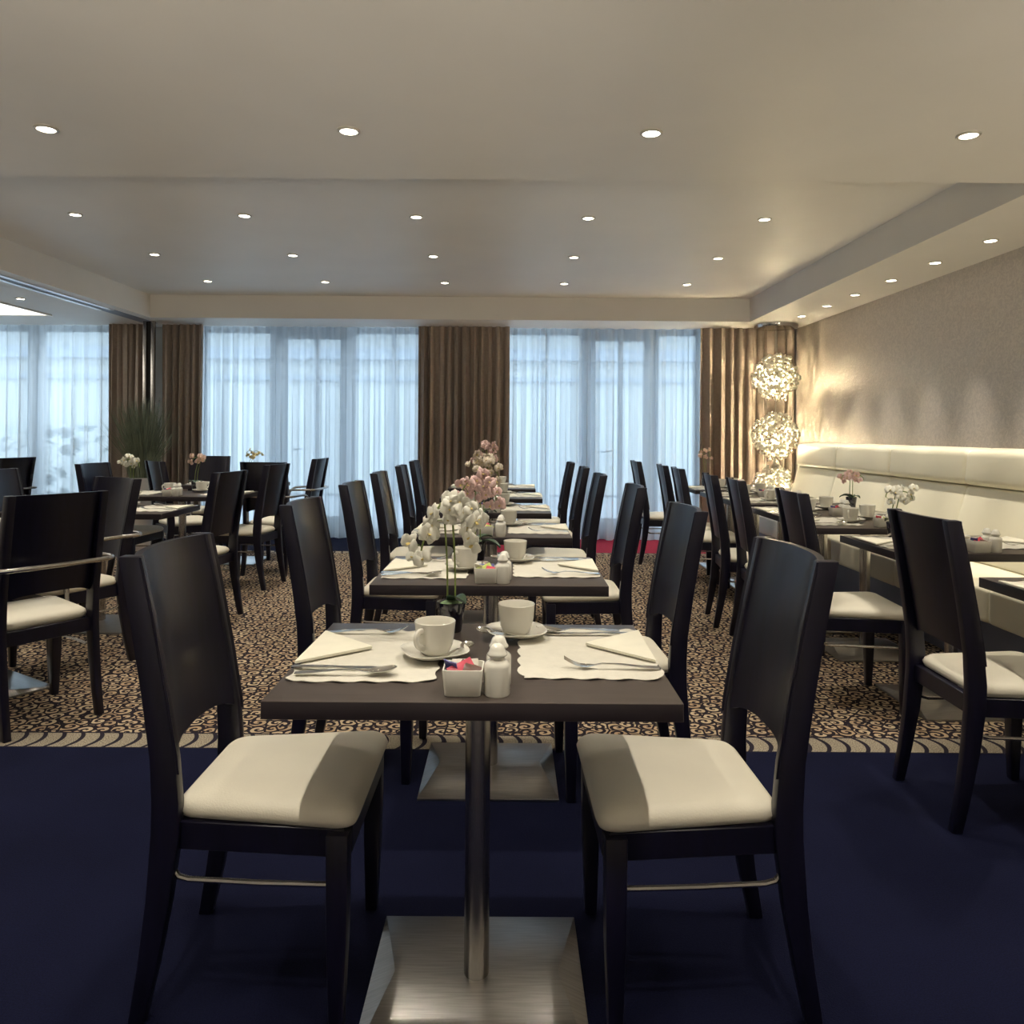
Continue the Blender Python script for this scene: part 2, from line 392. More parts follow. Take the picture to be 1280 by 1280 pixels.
fl = struct('floor', MB().box((XL, YF, -0.12), (XR + 0.1, YG + 0.2, -0.006)).mesh('floor', M['navy']))
Y_B0, Y_B1, Y_B2 = 3.11, 3.27, 8.16
cpt = MB().box((XL, Y_B1, -0.006), (XR, Y_B2, 0.0)).mesh('patterned_carpet', M['swirl'])
put('patterned_carpet', cpt, fl, label='tan and black carpet with curl pattern')
bd = MB().box((XL, -0.08, -0.006), (XR, 0.08, 0.0)).mesh('carpet_border', M['border'])
put('carpet_border', bd, fl, (0, (Y_B0 + Y_B1) / 2, 0), label='beige carpet border with dark arcs')
put('carpet_border', bd, fl, (0, Y_B2 + 0.03, -0.0004))
put('red_carpet', MB().box((-0.2, Y_B2 + 0.11, -0.006), (XR, YG, 0.0)).mesh('red_carpet', M['red']), fl, label='plain red carpet strip')
put('navy_carpet', MB().box((XL, Y_B2 + 0.11, -0.006), (-0.2, YG, 0.0)).mesh('navy_strip', M['navy']), fl)
put('bounce_floor', MB().box((XL, YF, -0.006), (XR, -0.3, 0.0)).mesh('bounce_floor', M['wall'], smooth=0), fl, label='added pale floor behind the camera that bounces light upward')  # pale floor added out of view to bounce light onto the ceiling
put('navy_carpet', MB().box((XL, -0.3, -0.006), (XR, Y_B0, 0.0)).mesh('navy_field', M['navy']), fl, label='plain navy blue carpet')

c = MB()
c.box((XL, YF, ZC), (XR + 0.1, CY0, ZC + 0.4)).box((CX1, CY0, ZC), (XR + 0.1, YG + 0.3, ZC + 0.4)).box((CX0, CY1, ZC), (CX1, YG + 0.3, ZC + 0.4))
c.box((XL, CY0, ZC), (CX0, YG + 0.3, ZC + 0.4)).box((CX0, CY0, ZU), (CX1, CY1, ZU + 0.15))
struct('ceiling', c.mesh('ceiling', M['plaster'], smooth=0))
struct('wall_right', MB().box((XR, YF, 0), (XR + 0.1, YG + 0.3, ZC)).mesh('wall_right', M['wallpaper'], smooth=0))
struct('wall_left', MB().box((XL - 0.1, YF, 0), (XL, YG + 0.3, ZC)).mesh('wall_left', M['wall'], smooth=0))
struct('wall_front', MB().box((XL, YF - 0.1, 0), (XR, YF, ZC)).mesh('wall_front', M['wall'], smooth=0))
WINS = [(-7.9, -4.75), (-3.72, -0.98), (-0.12, 2.30)]
wb = MB(); xs = [XL] + [v for p in WINS for v in p] + [XR]
for a, b in zip(xs[::2], xs[1::2]): wb.box((a, YG - 0.06, 0), (b, YG + 0.24, ZC))
struct('wall_back', wb.mesh('wall_back', M['wall'], smooth=0))

# glazed doors behind the voile: posts, transom, panes, handle
def glazing(k, x0, x1, posts, doors):
    g = thing('window_%d' % k, None, None); del g['label']; del g['category']; g['kind'] = 'structure'
    fr = MB(); y0, y1 = YG, YG + 0.07
    fr.box((x0, y0, 0), (x1, y1, 0.09)).box((x0, y0, ZC - 0.05), (x1, y1, ZC))
    fr.box((x0, y0, 0), (x0 + 0.06, y1, ZC)).box((x1 - 0.06, y0, 0), (x1, y1, ZC))
    put('window_frame', fr.mesh('window_frame', M['frame'], smooth=0), g)
    for px, pw in posts: put('window_post', MB().box((px - pw / 2, y0 - 0.01, 0.08), (px + pw / 2, y1 + 0.01, ZC - 0.04)).mesh('window_post', M['frame'], 0.004), g)
    for d0, d1 in doors: put('door_rail', MB().box((d0, y0 - 0.005, ZC - 0.12), (d1, y1, ZC - 0.04)).box((d0, y0 - 0.005, 0.08), (d1, y1, 0.24)).mesh('door_rail', M['frame'], 0.004), g)
    edges = [x0 + 0.06] + [p for p, _ in sorted(posts)] + [x1 - 0.06]
    for a, b in zip(edges, edges[1:]): put('pane', MB().box((a, y0 + 0.03, 0.05), (b, y0 + 0.036, ZC - 0.03)).mesh('pane', M['glass'], smooth=0), g)
    if doors:
        hx = doors[0][0] + 0.10
        h = MB().tube([(hx, y0 - 0.01, 1.04), (hx, y0 - 0.05, 1.04), (hx + 0.02, y0 - 0.055, 1.04), (hx + 0.13, y0 - 0.055, 1.05)], 0.010)
        put('door_handle', h.mesh('door_handle', M['dark_gap']), g)
    return g
glazing(1, *WINS[0], [(-5.70, 0.18), (-6.75, 0.12)], [])
glazing(2, *WINS[1], [(-2.78, 0.19), (-1.95, 0.17), (-2.33, 0.05), (-1.40, 0.04)], [(-2.70, -2.02)])
glazing(3, *WINS[2], [(0.93, 0.19), (1.70, 0.17), (1.33, 0.05), (0.45, 0.04)], [(1.0, 1.63)])

# outside: terrace, pale building with cornices, two shrubs in bloom
struct('terrace', MB().box((-16, YG + 0.3, -0.14), (12, 17.2, -0.04)).mesh('terrace', M['asphalt'], smooth=0))
fw = MB().box((-16, 16.0, 0), (12, 16.5, 3.5))
eb = struct('exterior_wall', fw.mesh('exterior_wall', M['facade'], smooth=0))
for z0, z1, dy in ((2.72, 2.95, 0.25), (2.30, 2.40, 0.12), (3.42, 3.60, 0.35)):
    put('cornice', MB().box((-16, 16.0 - dy, z0), (12, 16.0, z1)).mesh('cornice', M['facade_band'], smooth=0), eb)
def shrub(x, y, lab):
    t = thing('flowering_shrub', lab, 'shrub', (x, y, -0.04), group='shrubs outside the voile')
    b = MB(); bl = MB()
    for i in range(110):
        a = random.uniform(0, 2 * pi); h = random.uniform(0.1, 1.35); rr = 0.62 * sqrt(max(0.05, 1 - (h / 1.5 - 0.4) ** 2)) * random.uniform(0.5, 1)
        p = Vector((rr * cos(a), rr * sin(a), h)); d = Vector((cos(a), sin(a), 0.5)).normalized(); s_ = d.cross(Vector((0, 0, 1))).normalized()
        b.sheet([[p, p + s_ * 0.07], [p + d * 0.16 - s_ * 0.02, p + d * 0.16 + s_ * 0.09]], 0.004, nrm=d.cross(s_))
    for i in range(16):
        a = random.uniform(pi, 2 * pi); h = random.uniform(0.35, 1.35); rr = 0.62 * sqrt(max(0.05, 1 - (h / 1.5 - 0.4) ** 2))
        bl.lathe([(0.02, -0.07), (0.08, -0.04), (0.10, 0.0), (0.075, 0.045), (0.02, 0.07)], 10, (rr * cos(a), rr * sin(a), h))
    b.tube([(0, 0, 0), (0.02, 0.01, 0.9)], 0.05)
    put('foliage', b.mesh('shrub_foliage', M['bush'], smooth=0), t); f = put('blossoms', bl.mesh('shrub_blossoms', M['bloom']), t); f['kind'] = 'stuff'
shrub(-5.55, 10.2, 'white flowering shrub outside the voile behind the plant side tables')
shrub(-7.1, 10.5, 'white flowering shrub outside, behind the voile near the frame edge')

# curtains: pleated sheets hung from the soffit
def pleats(x0, x1, y, wl, amp, z0, z1, rng, gather=0.6, nz=10, sag=0.0):
    n = int((x1 - x0) / wl * 9); ph = 0; pts = []
    f = [rng.uniform(0.75, 1.3) for _ in range(int((x1 - x0) / wl) + 3)]
    am = [rng.uniform(0.5, 1.25) for _ in f]
    cum = [0]
    for q in f: cum.append(cum[-1] + q)
    rows = []
    for k in range(nz + 1):
        t = k / nz; z = lerp(z1, z0, t); row = []
        g = gather + (1 - gather) * min(1, t * 2.2)
        for i in range(n + 1):
            u = i / n; pos = u * (len(f) - 0.001)
            j = 0
            q = u * cum[-1]
            while j < len(f) - 1 and cum[j + 1] < q: j += 1
            s_ = (q - cum[j]) / f[j]
            wob = 0.18 * sin(t * 3 + j * 1.7)
            off = am[j] * amp * g * sin(2 * pi * s_ + wob)
            row.append((lerp(x0, x1, u) + 0.3 * amp * sin(4 * pi * s_ + j) * g, y + off, z))
        rows.append(row)
    return rows
rng = random.Random(3)
def curtain(name, x0, x1, wl, amp, m, lab, cat, group, z0=0.015, y=YB, t=0.004, gather=0.6):
    rows = pleats(x0, x1, y, wl, amp, z0, ZC - 0.004, rng, gather)
    mb = MB()
    if t:
        mb.sheet(rows, t, nrm=(0, -1, 0))
    else:
        i = 0; C = len(rows[0]); mb.v = [p for r in rows for p in r]
        for a in range(len(rows) - 1):
            for b in range(C - 1): mb.face((a * C + b, a * C + b + 1, (a + 1) * C + b + 1, (a + 1) * C + b))
    thing(name, lab, cat, me=mb.mesh(name, m, smooth=80), group=group)
curtain('sheer_curtain', -7.9, -4.60, 0.17, 0.055, M['sheer'], 'pale blue voile curtain in the side room beyond the partition jamb', 'curtain', 'voile curtains', y=YB + 0.13, t=0)
curtain('sheer_curtain', -3.66, -1.02, 0.15, 0.055, M['sheer'], 'pale blue voile curtain hung over the glazed door with the dark handle', 'curtain', 'voile curtains', y=YB + 0.13, t=0)
curtain('sheer_curtain', -0.06, 2.24, 0.16, 0.055, M['sheer'], 'pale blue voile curtain above the red carpet strip', 'curtain', 'voile curtains', y=YB + 0.13, t=0)
curtain('drape', -4.64, -4.12, 0.125, 0.052, M['drape'], 'brown drape behind the tall potted grass, side room edge', 'curtain', 'brown drapes')
curtain('drape', -4.02, -3.54, 0.125, 0.052, M['drape'], 'narrow brown drape next to the metal partition jamb', 'curtain', 'brown drapes')
curtain('drape', -1.06, 0.0, 0.125, 0.055, M['drape'], 'wide brown drape hanging behind the farthest centre table orchids', 'curtain', 'brown drapes')
curtain('drape', 2.20, 3.28, 0.165, 0.056, M['drape'], 'warm-lit brown drape behind the bead chandelier in the corner', 'curtain', 'brown drapes')

# folding partition: track in the soffit and jamb
tr = MB()
for x in (-4.17, -4.08): tr.box((x - 0.012, 1.0, ZC - 0.006), (x + 0.012, 9.0, ZC + 0.002))
struct('trim_1', MB().box((-4.20, 1.0, ZC - 0.003), (-4.05, 9.0, ZC + 0.001)).mesh('track_bed', M['frame'], smooth=0))
for x in (-4.185, -4.065):
    o = put('track_rail', MB().box((x - 0.022, 1.0, ZC - 0.010), (x + 0.022, 8.0, ZC + 0.002)).mesh('track_rail', M['planter'], smooth=0), bpy.data.objects['trim_1'])
jm = struct('trim_2', MB().box((-4.11, 8.83, 0), (-4.01, 8.87, ZC)).mesh('partition_jamb', M['dark_gap'], smooth=0))
for x in (-4.105, -4.015): put('jamb_strip', MB().box((x - 0.019, 8.80, 0), (x + 0.019, 8.835, ZC)).mesh('jamb_strip', M['steel'], 0.003), jm)

# ------------------------------------------------------------------ lamps
ring_me = MB().lathe([(0.034, -0.001), (0.047, -0.001), (0.047, -0.005), (0.043, -0.008), (0.036, -0.008), (0.034, -0.004)], 24, caps=False).mesh('trim_ring', M['ring'])
lens_me = MB().lathe([(0.001, -0.003), (0.035, -0.003), (0.033, -0.0065), (0.001, -0.007)], 20, caps=False).mesh('lamp_lens', M['lens'])
spot_d = bpy.data.lights.new('downlight_beam', 'SPOT')
spot_d.energy = SPOT_W; spot_d.color = SPOT_COL; spot_d.spot_size = radians(76); spot_d.spot_blend = 0.6; spot_d.shadow_soft_size = 0.022
spot_n = spot_d.copy(); spot_n.name = 'narrow_downlight_beam'; spot_n.spot_size = radians(46); spot_n.spot_blend = 1.0; spot_n.energy = SPOT_W * 2.1
def downlight(x, y, z, lab, grp, beam=None):
    t = thing('downlight', lab, 'light', (x, y, z), group=grp)
    put('trim_ring', ring_me, t); put('lamp_lens', lens_me, t)
    l_ = bpy.data.objects.new('downlight_beam', beam or spot_d); COL.objects.link(l_); l_.parent = t; l_.location = (0, 0, -0.02)
ORD = ['first', 'second', 'third', 'fourth', 'fifth', 'sixth', 'seventh', 'eighth']
for j, y in enumerate((3.2, 2.0, 0.8)):
    for i, x in enumerate((-1.90, -0.665, 0.57, 1.865)):
        lab = '%s spotlight from the plant side in the lower front ceiling row' % ORD[i] if j == 0 else '%s spotlight from plant side, front ceiling row %s behind the visible row' % (ORD[i], ORD[j - 1])
        downlight(x, y, ZC, lab, 'spotlights in the front ceiling')
for j, y in enumerate((5.38, 6.58, 7.74, 4.2)):
    for i, x in enumerate((-2.99, -1.83, -0.65, 0.53, 1.74)):
        nm = ('front row', 'middle row', 'row by the window beam', 'hidden row')[j]
        downlight(x, y, ZU, '%s spotlight from the plant side, %s of the raised ceiling' % (ORD[i], nm), 'spotlights in the raised ceiling')
for i, y in enumerate((8.1, 7.45, 6.85, 6.2, 5.56, 4.92, 4.28, 3.64, 3.0, 2.36)):
    downlight(3.01, y, ZC, '%s spotlight from the chandelier in the soffit above the banquette' % (ORD + ['ninth', 'tenth'])[i], 'spotlights above the banquette', spot_n)
downlight(-4.60, 7.36, ZC, 'lone spotlight beside the lit panel in the side room ceiling', 'side room spotlights')
for i, (x, y) in enumerate(((-5.0, 3.2), (-3.1, 3.2), (-3.1, 2.0), (-5.0, 2.0))):
    downlight(x, y, ZC, '%s spotlight in the soffit past the frame edge, plant side' % ORD[i], 'side room spotlights')
pn = thing('ceiling_light_panel', 'large lit square panel in the side room ceiling', 'light', (-6.2, 7.0, ZC))
put('diffuser', MB().box((-1.26, -1.37, -0.008), (1.26, 1.37, -0.004)).mesh('diffuser', M['panel_light'], smooth=0), pn)
fm = MB(); fm.box((-1.29, -1.40, -0.012), (-1.26, 1.40, 0)).box((1.26, -1.40, -0.012), (1.29, 1.40, 0)).box((-1.26, -1.40, -0.012), (1.26, -1.37, 0)).box((-1.26, 1.37, -0.012), (1.26, 1.40, 0))
put('panel_frame', fm.mesh('panel_frame', M['plaster'], smooth=0), pn)

# bead chandelier
ch = thing('bead_chandelier', 'tall three-tier chandelier of clear beads hanging in the corner', 'chandelier', (2.955, 8.72, 0))
put('ceiling_disc', MB().lathe([(0.001, ZC - 0.052), (0.20, ZC - 0.052), (0.228, ZC - 0.045), (0.235, ZC - 0.02), (0.235, ZC - 0.001), (0.001, ZC - 0.001)], 48, caps=False).mesh('ceiling_disc', M['chrome']), ch)
put('cable', MB().tube([(0, 0, 0.42), (0, 0, ZC - 0.05)], 0.004).mesh('cable', M['chrome']), ch)
def beads(z, rad, n, r0, seed):
    rr = random.Random(seed); mb = MB()
    for i in range(n):
        h = 1 - 2 * (i + 0.5) / n; a = i * 2.39996
        q = sqrt(1 - h * h); sh = rad * (1 - 0.16 * abs(h)) * rr.uniform(0.55, 1.0)
        p = (sh * q * cos(a), sh * q * sin(a), z + 1.22 * sh * h)
        r = r0 * rr.uniform(0.8, 1.2)
        mb.lathe([(0.001, -r), (r * 0.72, -r * 0.7), (r, 0), (r * 0.72, r * 0.7), (0.001, r)], 7, p, caps=False)
    return mb
for k, (z, rad, n) in enumerate(((1.90, 0.262, 380), (1.245, 0.268, 390), (0.62, 0.285, 400))):
    o = put('bead_cluster', beads(z, rad, n, 0.021, k).mesh('bead_cluster', M['bead'], smooth=80), ch); o['kind'] = 'stuff'
    put('bulb', MB().lathe([(0.001, -0.055), (0.03, -0.045), (0.045, 0), (0.03, 0.045), (0.001, 0.055)], 14, (0, 0, z - 0.05), caps=False).mesh('bulb', M['bulb']), ch)
    pd = bpy.data.lights.new('chandelier_glow', 'POINT'); pd.energy = 150; pd.color = (1.0, 0.82, 0.50); pd.shadow_soft_size = 0.06
    po = bpy.data.objects.new('chandelier_glow', pd); COL.objects.link(po); po.parent = ch; po.location = (0, 0, z - 0.05)
rr = random.Random(9); wm = MB()
for zc in (0.92,):
    for i in range(46):
        a = rr.uniform(0, 2 * pi); q = rr.uniform(0.02, 0.09); r = 0.019
        wm.lathe([(0.001, -r), (r * 0.72, -r * 0.7), (r, 0), (r * 0.72, r * 0.7), (0.001, r)], 7, (q * cos(a), q * sin(a), zc + rr.uniform(-0.05 if zc > 1 else -0.1, 0.05)), caps=False)
o = put('bead_strand', wm.mesh('bead_strand', M['bead'], smooth=80), ch); o['kind'] = 'stuff'

# ------------------------------------------------------------------ banquette
bq = thing('banquette', 'long ivory upholstered banquette along the wallpapered wall', 'banquette', (0, 0, 0))
BY0, BY1 = 1.2, 8.40
put('plinth', MB().box((2.56, BY0, 0), (XR - 0.01, BY1, 0.30)).mesh('plinth', M['plinth'], 0.003), bq, label='grey plinth')
def pad_profile(pts, y0, y1, name, puff=0.012):
    """cushion swept along y, its ends drawn in so a seam shows"""
    rings = []
    cx = sum(p[0] for p in pts) / len(pts); cz = sum(p[1] for p in pts) / len(pts)
    for t, k in ((0, 0.86), (0.012, 0.955), (0.04, 0.99), (0.12, 1.0), (0.5, 1.004), (0.88, 1.0), (0.96, 0.99), (0.988, 0.955), (1, 0.86)):
        y = lerp(y0, y1, t)
        dd = (1 - k) * 0.10 / 1
        ring = []
        for x, z in pts:
            v = Vector((x - cx, z - cz)); L = v.length; v = v * ((L - (1 - k) * 0.11) / L)
            ring.append((cx + v.x, y, cz + v.y))
        rings.append(ring)
    return MB().loft(rings).mesh(name, M['banquette'], smooth=50)
def rnd_poly(corners, r, n=5):
    out = []
    k = len(corners)
    for i in range(k):
        p0, p1, p2 = Vector(corners[i - 1]), Vector(corners[i]), Vector(corners[(i + 1) % k])
        a = p1 + (p0 - p1).normalized() * r; b = p1 + (p2 - p1).normalized() * r
        for j in range(n + 1):
            t = j / n; out.append(tuple(a * (1 - t) ** 2 + p1 * 2 * t * (1 - t) + b * t * t))
    return out
seat_p = rnd_poly([(2.44, 0.475), (3.10, 0.455), (3.10, 0.30), (2.44, 0.30)], 0.025)
low_p = rnd_poly([(2.96, 0.46), (3.09, 0.925), (3.27, 0.925), (3.20, 0.46)], 0.02)
top_p = rnd_poly([(3.065, 0.93), (3.085, 1.165), (3.30, 1.185), (3.30, 0.93)], 0.045)
ys = [y for y in [4.0 + 0.98 * k for k in range(-2, 5)] if BY0 + 0.2 < y < BY1 - 0.2]; ys = [BY0] + ys + [BY1]
for a, b in zip(ys, ys[1:]): put('seat_cushion', pad_profile(seat_p, a, b, 'seat_cushion'), bq)
ys = [BY0] + [y for y in [5.3 + 1.05 * k for k in range(-3, 3)] if y > BY0 + 0.2] + [BY1]
for a, b in zip(ys, ys[1:]):
    put('back_cushion', pad_profile(low_p, a, b, 'back_cushion'), bq)
    put('head_roll', pad_profile(top_p, a, b, 'head_roll'), bq)

# ------------------------------------------------------------------ chairs
HT = 0.992
def post_ring(x, y, z, dx, dy): return [(x - dx / 2, y - dy / 2, z), (x + dx / 2, y - dy / 2, z), (x + dx / 2, y + dy / 2, z), (x - dx / 2, y + dy / 2, z)]
RX = [(0.0, -0.255, 0.034), (0.12, -0.232, 0.042), (0.26, -0.210, 0.052), (0.40, -0.196, 0.060), (0.47, -0.195, 0.060), (0.56, -0.201, 0.056), (0.70, -0.222, 0.052), (0.85, -0.248, 0.048), (HT, -0.276, 0.044)]
def rear_x(z):
    for (a, xa, _), (b, xb, _) in zip(RX, RX[1:]):
        if a <= z <= b: return lerp(xa, xb, (z - a) / (b - a))
    return RX[-1][1]
def rear_d(z):
    for (a, _, da), (b, _, db) in zip(RX, RX[1:]):
        if a <= z <= b: return lerp(da, db, (z - a) / (b - a))
    return RX[-1][2]
def rear_leg(s): return MB().loft([post_ring(x, s * 0.19, z, d, 0.031) for z, x, d in RX]).mesh('rear_leg', M['wood'], 0.004, 2, 40)
def front_leg(s):
    R = [(0.0, 0.030), (0.20, 0.043), (0.42, 0.047)]
    return MB().loft([post_ring(0.20 - 0.0235 - (0.047 - w_) * 0.15, s * (0.214 - (0.047 - w_) * 0.2), z, w_, w_) for z, w_ in R]).mesh('front_leg', M['wood'], 0.004, 2, 40)
rear_me = {s: rear_leg(s) for s in (-1, 1)}; front_me = {s: front_leg(s) for s in (-1, 1)}
def seat_outline(inset, n=7):
    c4 = [(-0.185 + inset, -0.180 + inset), (0.212 - inset, -0.232 + inset), (0.212 - inset, 0.232 - inset), (-0.185 + inset, 0.180 - inset)]
    return rnd_poly(c4, max(0.010, 0.045 - inset * 0.25), n)
def seat_mesh():
    R = []
    for z, ins in ((0.424, 0.012), (0.430, 0.002), (0.444, -0.004), (0.458, 0.002), (0.468, 0.014), (0.474, 0.034), (0.480, 0.085), (0.484, 0.14)):
        R.append([(x, y, z) for x, y in seat_outline(ins)])
    return MB().loft(R).mesh('seat', M['leather'], smooth=60)
seat_me = seat_mesh()
fr = MB()
for s in (-1, 1):
    fr.loft([[(-0.19, s * 0.190, z), (0.19, s * 0.222, z), (0.19, s * 0.198, z), (-0.19, s * 0.166, z)] for z in (0.366, 0.426)])
fr.box((0.178, -0.20, 0.366), (0.202, 0.20, 0.426)).box((-0.205, -0.18, 0.366), (-0.18, 0.18, 0.426))
frame_me = fr.mesh('seat_frame', M['wood'], 0.002, 1, 40)
def back_mesh():
    rows = []
    for k in range(13):
        t = k / 12; row = []
        for j in range(17):
            u = j / 16 * 2 - 1
            z = lerp(HT, 0.572 - 0.042 * u ** 4, t)
            if k == 0: z -= 0.002 * u * u
            x = rear_x(min(z, HT)) + rear_d(min(z, HT)) / 2 + 0.0045 - 0.042 * (1 - abs(u) ** 2.4)
            row.append((x, u * 0.2025, z))
        rows.append(row)
    return MB().sheet(rows, 0.016, nrm=(1, 0, 0)).mesh('backrest', M['wood'], smooth=50)
back_me = back_mesh()
def rod(s):
    y = s * 0.198; y2 = s * 0.186
    p = [(0.17, s * 0.204, 0.30), (0.0, y, 0.30), (-0.15, y2, 0.30), (-0.172, y2, 0.306), (-0.182, y2, 0.32), (-0.186, y2, 0.345), (-0.194, y2, 0.358)]
    return MB().tube(p, 0.0062, 8).mesh('stretcher', M['steel'])
rod_me = {s: rod(s) for s in (-1, 1)}
def arm_mesh():
    h = []
    h += bez((0.12, 0.243, 0.40), (0.15, 0.248, 0.56), (0.16, 0.250, 0.66), (0.06, 0.252, 0.682), 9)
    h += bez((-0.02, 0.253, 0.688), (-0.10, 0.254, 0.691), (-0.15, 0.254, 0.692), (-0.19, 0.254, 0.692), 3)
    h += bez((-0.23, 0.252, 0.692), (-0.262, 0.248, 0.692), (-0.286, 0.225, 0.692), (-0.290, 0.18, 0.692), 5)
    h += [Vector((-0.295, 0.09, 0.692))]
    full = h + [Vector((p.x, -p.y, p.z)) for p in reversed(h)]
    full.insert(len(h), Vector((-0.297, 0, 0.692)))
    return MB().tube(full, 0.0105, 10).mesh('armrest', M['steel'])
arm_me = arm_mesh()
def build_chair(name, label, arms):
    t = thing(name, label, 'chair')
    put('seat', seat_me, t, label='cream padded seat'); put('seat_frame', frame_me, t); put('backrest', back_me, t)
    for s in (-1, 1):
        put('leg', rear_me[s], t); put('leg', front_me[s], t); put('stretcher', rod_me[s], t, label='thin steel rod')
    if arms: put('armrest', arm_me, t, label='bent steel tube armrest')
    return t
proto = {}
def chair(x, y, deg, label, group, arms=False):
    k = 'armchair' if arms else 'dining_chair'
    if k not in proto:
        proto[k] = build_chair(k, label, arms); o = proto[k]; o.location = (x, y, 0); o.rotation_euler = (0, 0, radians(deg)); o['group'] = group
    else: o = dup(proto[k], (x, y, 0), radians(deg), label, group)
    return o

CN = ['nearest', 'second', 'third', 'fourth', 'fifth', 'farthest']
CX = [-0.067, -0.065, -0.09, -0.13, -0.14, -0.16]
CY = [1.785, 2.92, 4.12, 5.28, 6.38, 7.42]
LC = [(-0.53, 1.865, 0), (-0.53, 3.03, -2), (-0.56, 4.14, -1), (-0.60, 5.24, 0), (-0.60, 6.32, 1), (-0.625, 7.38, 0)]
RC = [(0.40, 1.86, 181), (0.385, 2.90, 182), (0.385, 4.08, 180), (0.33, 5.20, 180), (0.325, 6.26, 180), (0.295, 7.25, 180)]
for k in range(6):
    chair(*LC[k], 'dark wooden chair with cream seat, plant side of the %s centre-row table' % CN[k], 'chairs of the centre row')
    chair(*RC[k], 'dark wooden chair with cream seat, banquette side of the %s centre-row table' % CN[k], 'chairs of the centre row')
RN = ['nearest', 'second', 'third', 'fourth', 'fifth', 'sixth', 'farthest']
RY = [2.53, 3.70, 4.60, 5.22, 6.02, 6.64, 7.42]
BC = [(1.685, 2.68, -1), (1.63, 3.76, -4), (1.635, 4.70, -6), (1.625, 5.27, -6), (1.61, 6.22, -3), (1.60, 6.80, -3), (1.52, 7.75, 0)]
for k in range(7):
    chair(*BC[k], 'dark wooden chair with cream seat drawn up to the %s banquette table' % RN[k], 'chairs facing the banquette')
G2 = 'chairs of the plant side tables'
chair(-2.13, 3.46, 146.5, 'dark armchair seen from behind, steel tube across its back, nearest the frame edge', G2, True)
chair(-2.36, 4.19, 236, 'dark armchair with steel arms behind the armchair with the crossing tube', G2, True)
chair(-3.13, 5.25, 5, 'dark chair whose high back is cut by the frame edge, behind the angled table', G2)
chair(-4.97, 7.55, 166, 'dark armchair standing alone in the side room before the voile', G2, True)
chair(-3.095, 6.32, -4, 'dark chair on the voile side of the table with the pink orchid', G2)
chair(-2.12, 5.24, 172, 'dark chair with glossy back, aisle side of the white orchid table', G2)
chair(-2.16, 6.42, 172, 'dark chair with glossy back, aisle side of the pink orchid table', G2)
chair(-2.10, 7.06, 84, 'dark armchair seen from behind at the yellow orchid table', G2, True)
chair(-2.16, 7.86, 176, 'dark armchair seen from the side against the voile, yellow orchid table', G2, True)
chair(-3.14, 8.06, -82, 'dark chair seen from the front by the narrow drape, behind the pink orchid', G2)
chair(-2.90, 7.04, 42, 'dark armchair beside the potted grass, turned to the yellow orchid table', G2, True)

# ------------------------------------------------------------------ tables
def base_mesh(s=0.2425):
    z0, z1, z2 = 0.0, 0.009, 0.034; r = 0.185
    mb = MB(); i = 0
    mb.v = [(-s, -s, z0), (s, -s, z0), (s, s, z0), (-s, s, z0), (-s, -s, z1), (s, -s, z1), (s, s, z1), (-s, s, z1), (-r, 0, z2), (r, 0, z2)]
    for q in ((3, 2, 1, 0), (0, 1, 5, 4), (1, 2, 6, 5), (2, 3, 7, 6), (3, 0, 4, 7), (4, 5, 9, 8), (6, 7, 8, 9), (5, 6, 9), (7, 4, 8)): mb.face(q)
    return mb.mesh('base', M['base_steel'], 0.0015, 2, 20)
base_me = base_mesh()
pole_me = MB().lathe([(0.0285, 0.024), (0.0285, 0.70), (0.0285, 0.713)], 28).mesh('pole', M['steel'])
bracket_me = MB().box((-0.17, -0.12, 0.706), (0.17, 0.12, 0.715)).mesh('bracket', M['dark_gap'], 0.002)
top_cache = {}
def top_mesh(w_, d_):
    k = (w_, d_)
    if k not in top_cache:
        mb = MB(); mb.box((-w_ / 2, -d_ / 2, 0.715), (w_ / 2, d_ / 2, 0.75))
        mb.mi = [1, 0, 1, 1, 1, 1]
        top_cache[k] = mb.mesh('tabletop', [M['tabletop'], M['tabletop_edge']], 0.0016, 2, 40)
    return top_cache[k]
def table(x, y, w_, d_, deg, label, group):
    t = thing('pedestal_table', label, 'table', (x, y, 0), radians(deg), group)
    put('tabletop', top_mesh(w_, d_), t, label='brown laminate top'); put('pole', pole_me, t, label='brushed steel pole'); put('base', base_me, t, label='square steel foot plate'); put('bracket', bracket_me, t)
    return t

# tableware meshes ---------------------------------------------------
def mat_mesh(w_, d_, seed):
    rr = random.Random(seed); nx, ny = 29, 33; rows = []
    ph = rr.uniform(0, 6)
    for b in range(ny):
        v = b / (ny - 1) * 2 - 1; row = []
        for a in range(nx):
            u = a / (nx - 1) * 2 - 1
            # rounded rectangle with a scalloped rim
            k = max(abs(u), abs(v)); e = max(0.0, (k - 0.86) / 0.14)
            uu, vv = u, v
            cu, cv = max(0, abs(u) - 0.80) / 0.20, max(0, abs(v) - 0.84) / 0.16
            q = sqrt(cu * cu + cv * cv)
            if cu > 0 and cv > 0 and q > 0:
                m_ = max(cu, cv) / q
                uu = math.copysign(0.80 + 0.20 * cu * m_, u); vv = math.copysign(0.84 + 0.16 * cv * m_, v)
            sc = 0.004 * e * (sin(vv * 18 + ph) if abs(u) >= abs(v) else sin(uu * 15 + ph))
            z = 0.0016 + 0.0034 * e * (0.5 + 0.5 * sin((vv * 18 if abs(u) >= abs(v) else uu * 15) * 1.0 + ph + 1))
            x = uu * (w_ / 2 + sc); y = vv * (d_ / 2 + sc)
            row.append((x, y, z))
        rows.append(row)
    return MB().sheet(rows, 0.0012).mesh('placemat', M['paper'], smooth=60)
mats_me = [mat_mesh(0.305, 0.41, k) for k in range(3)]
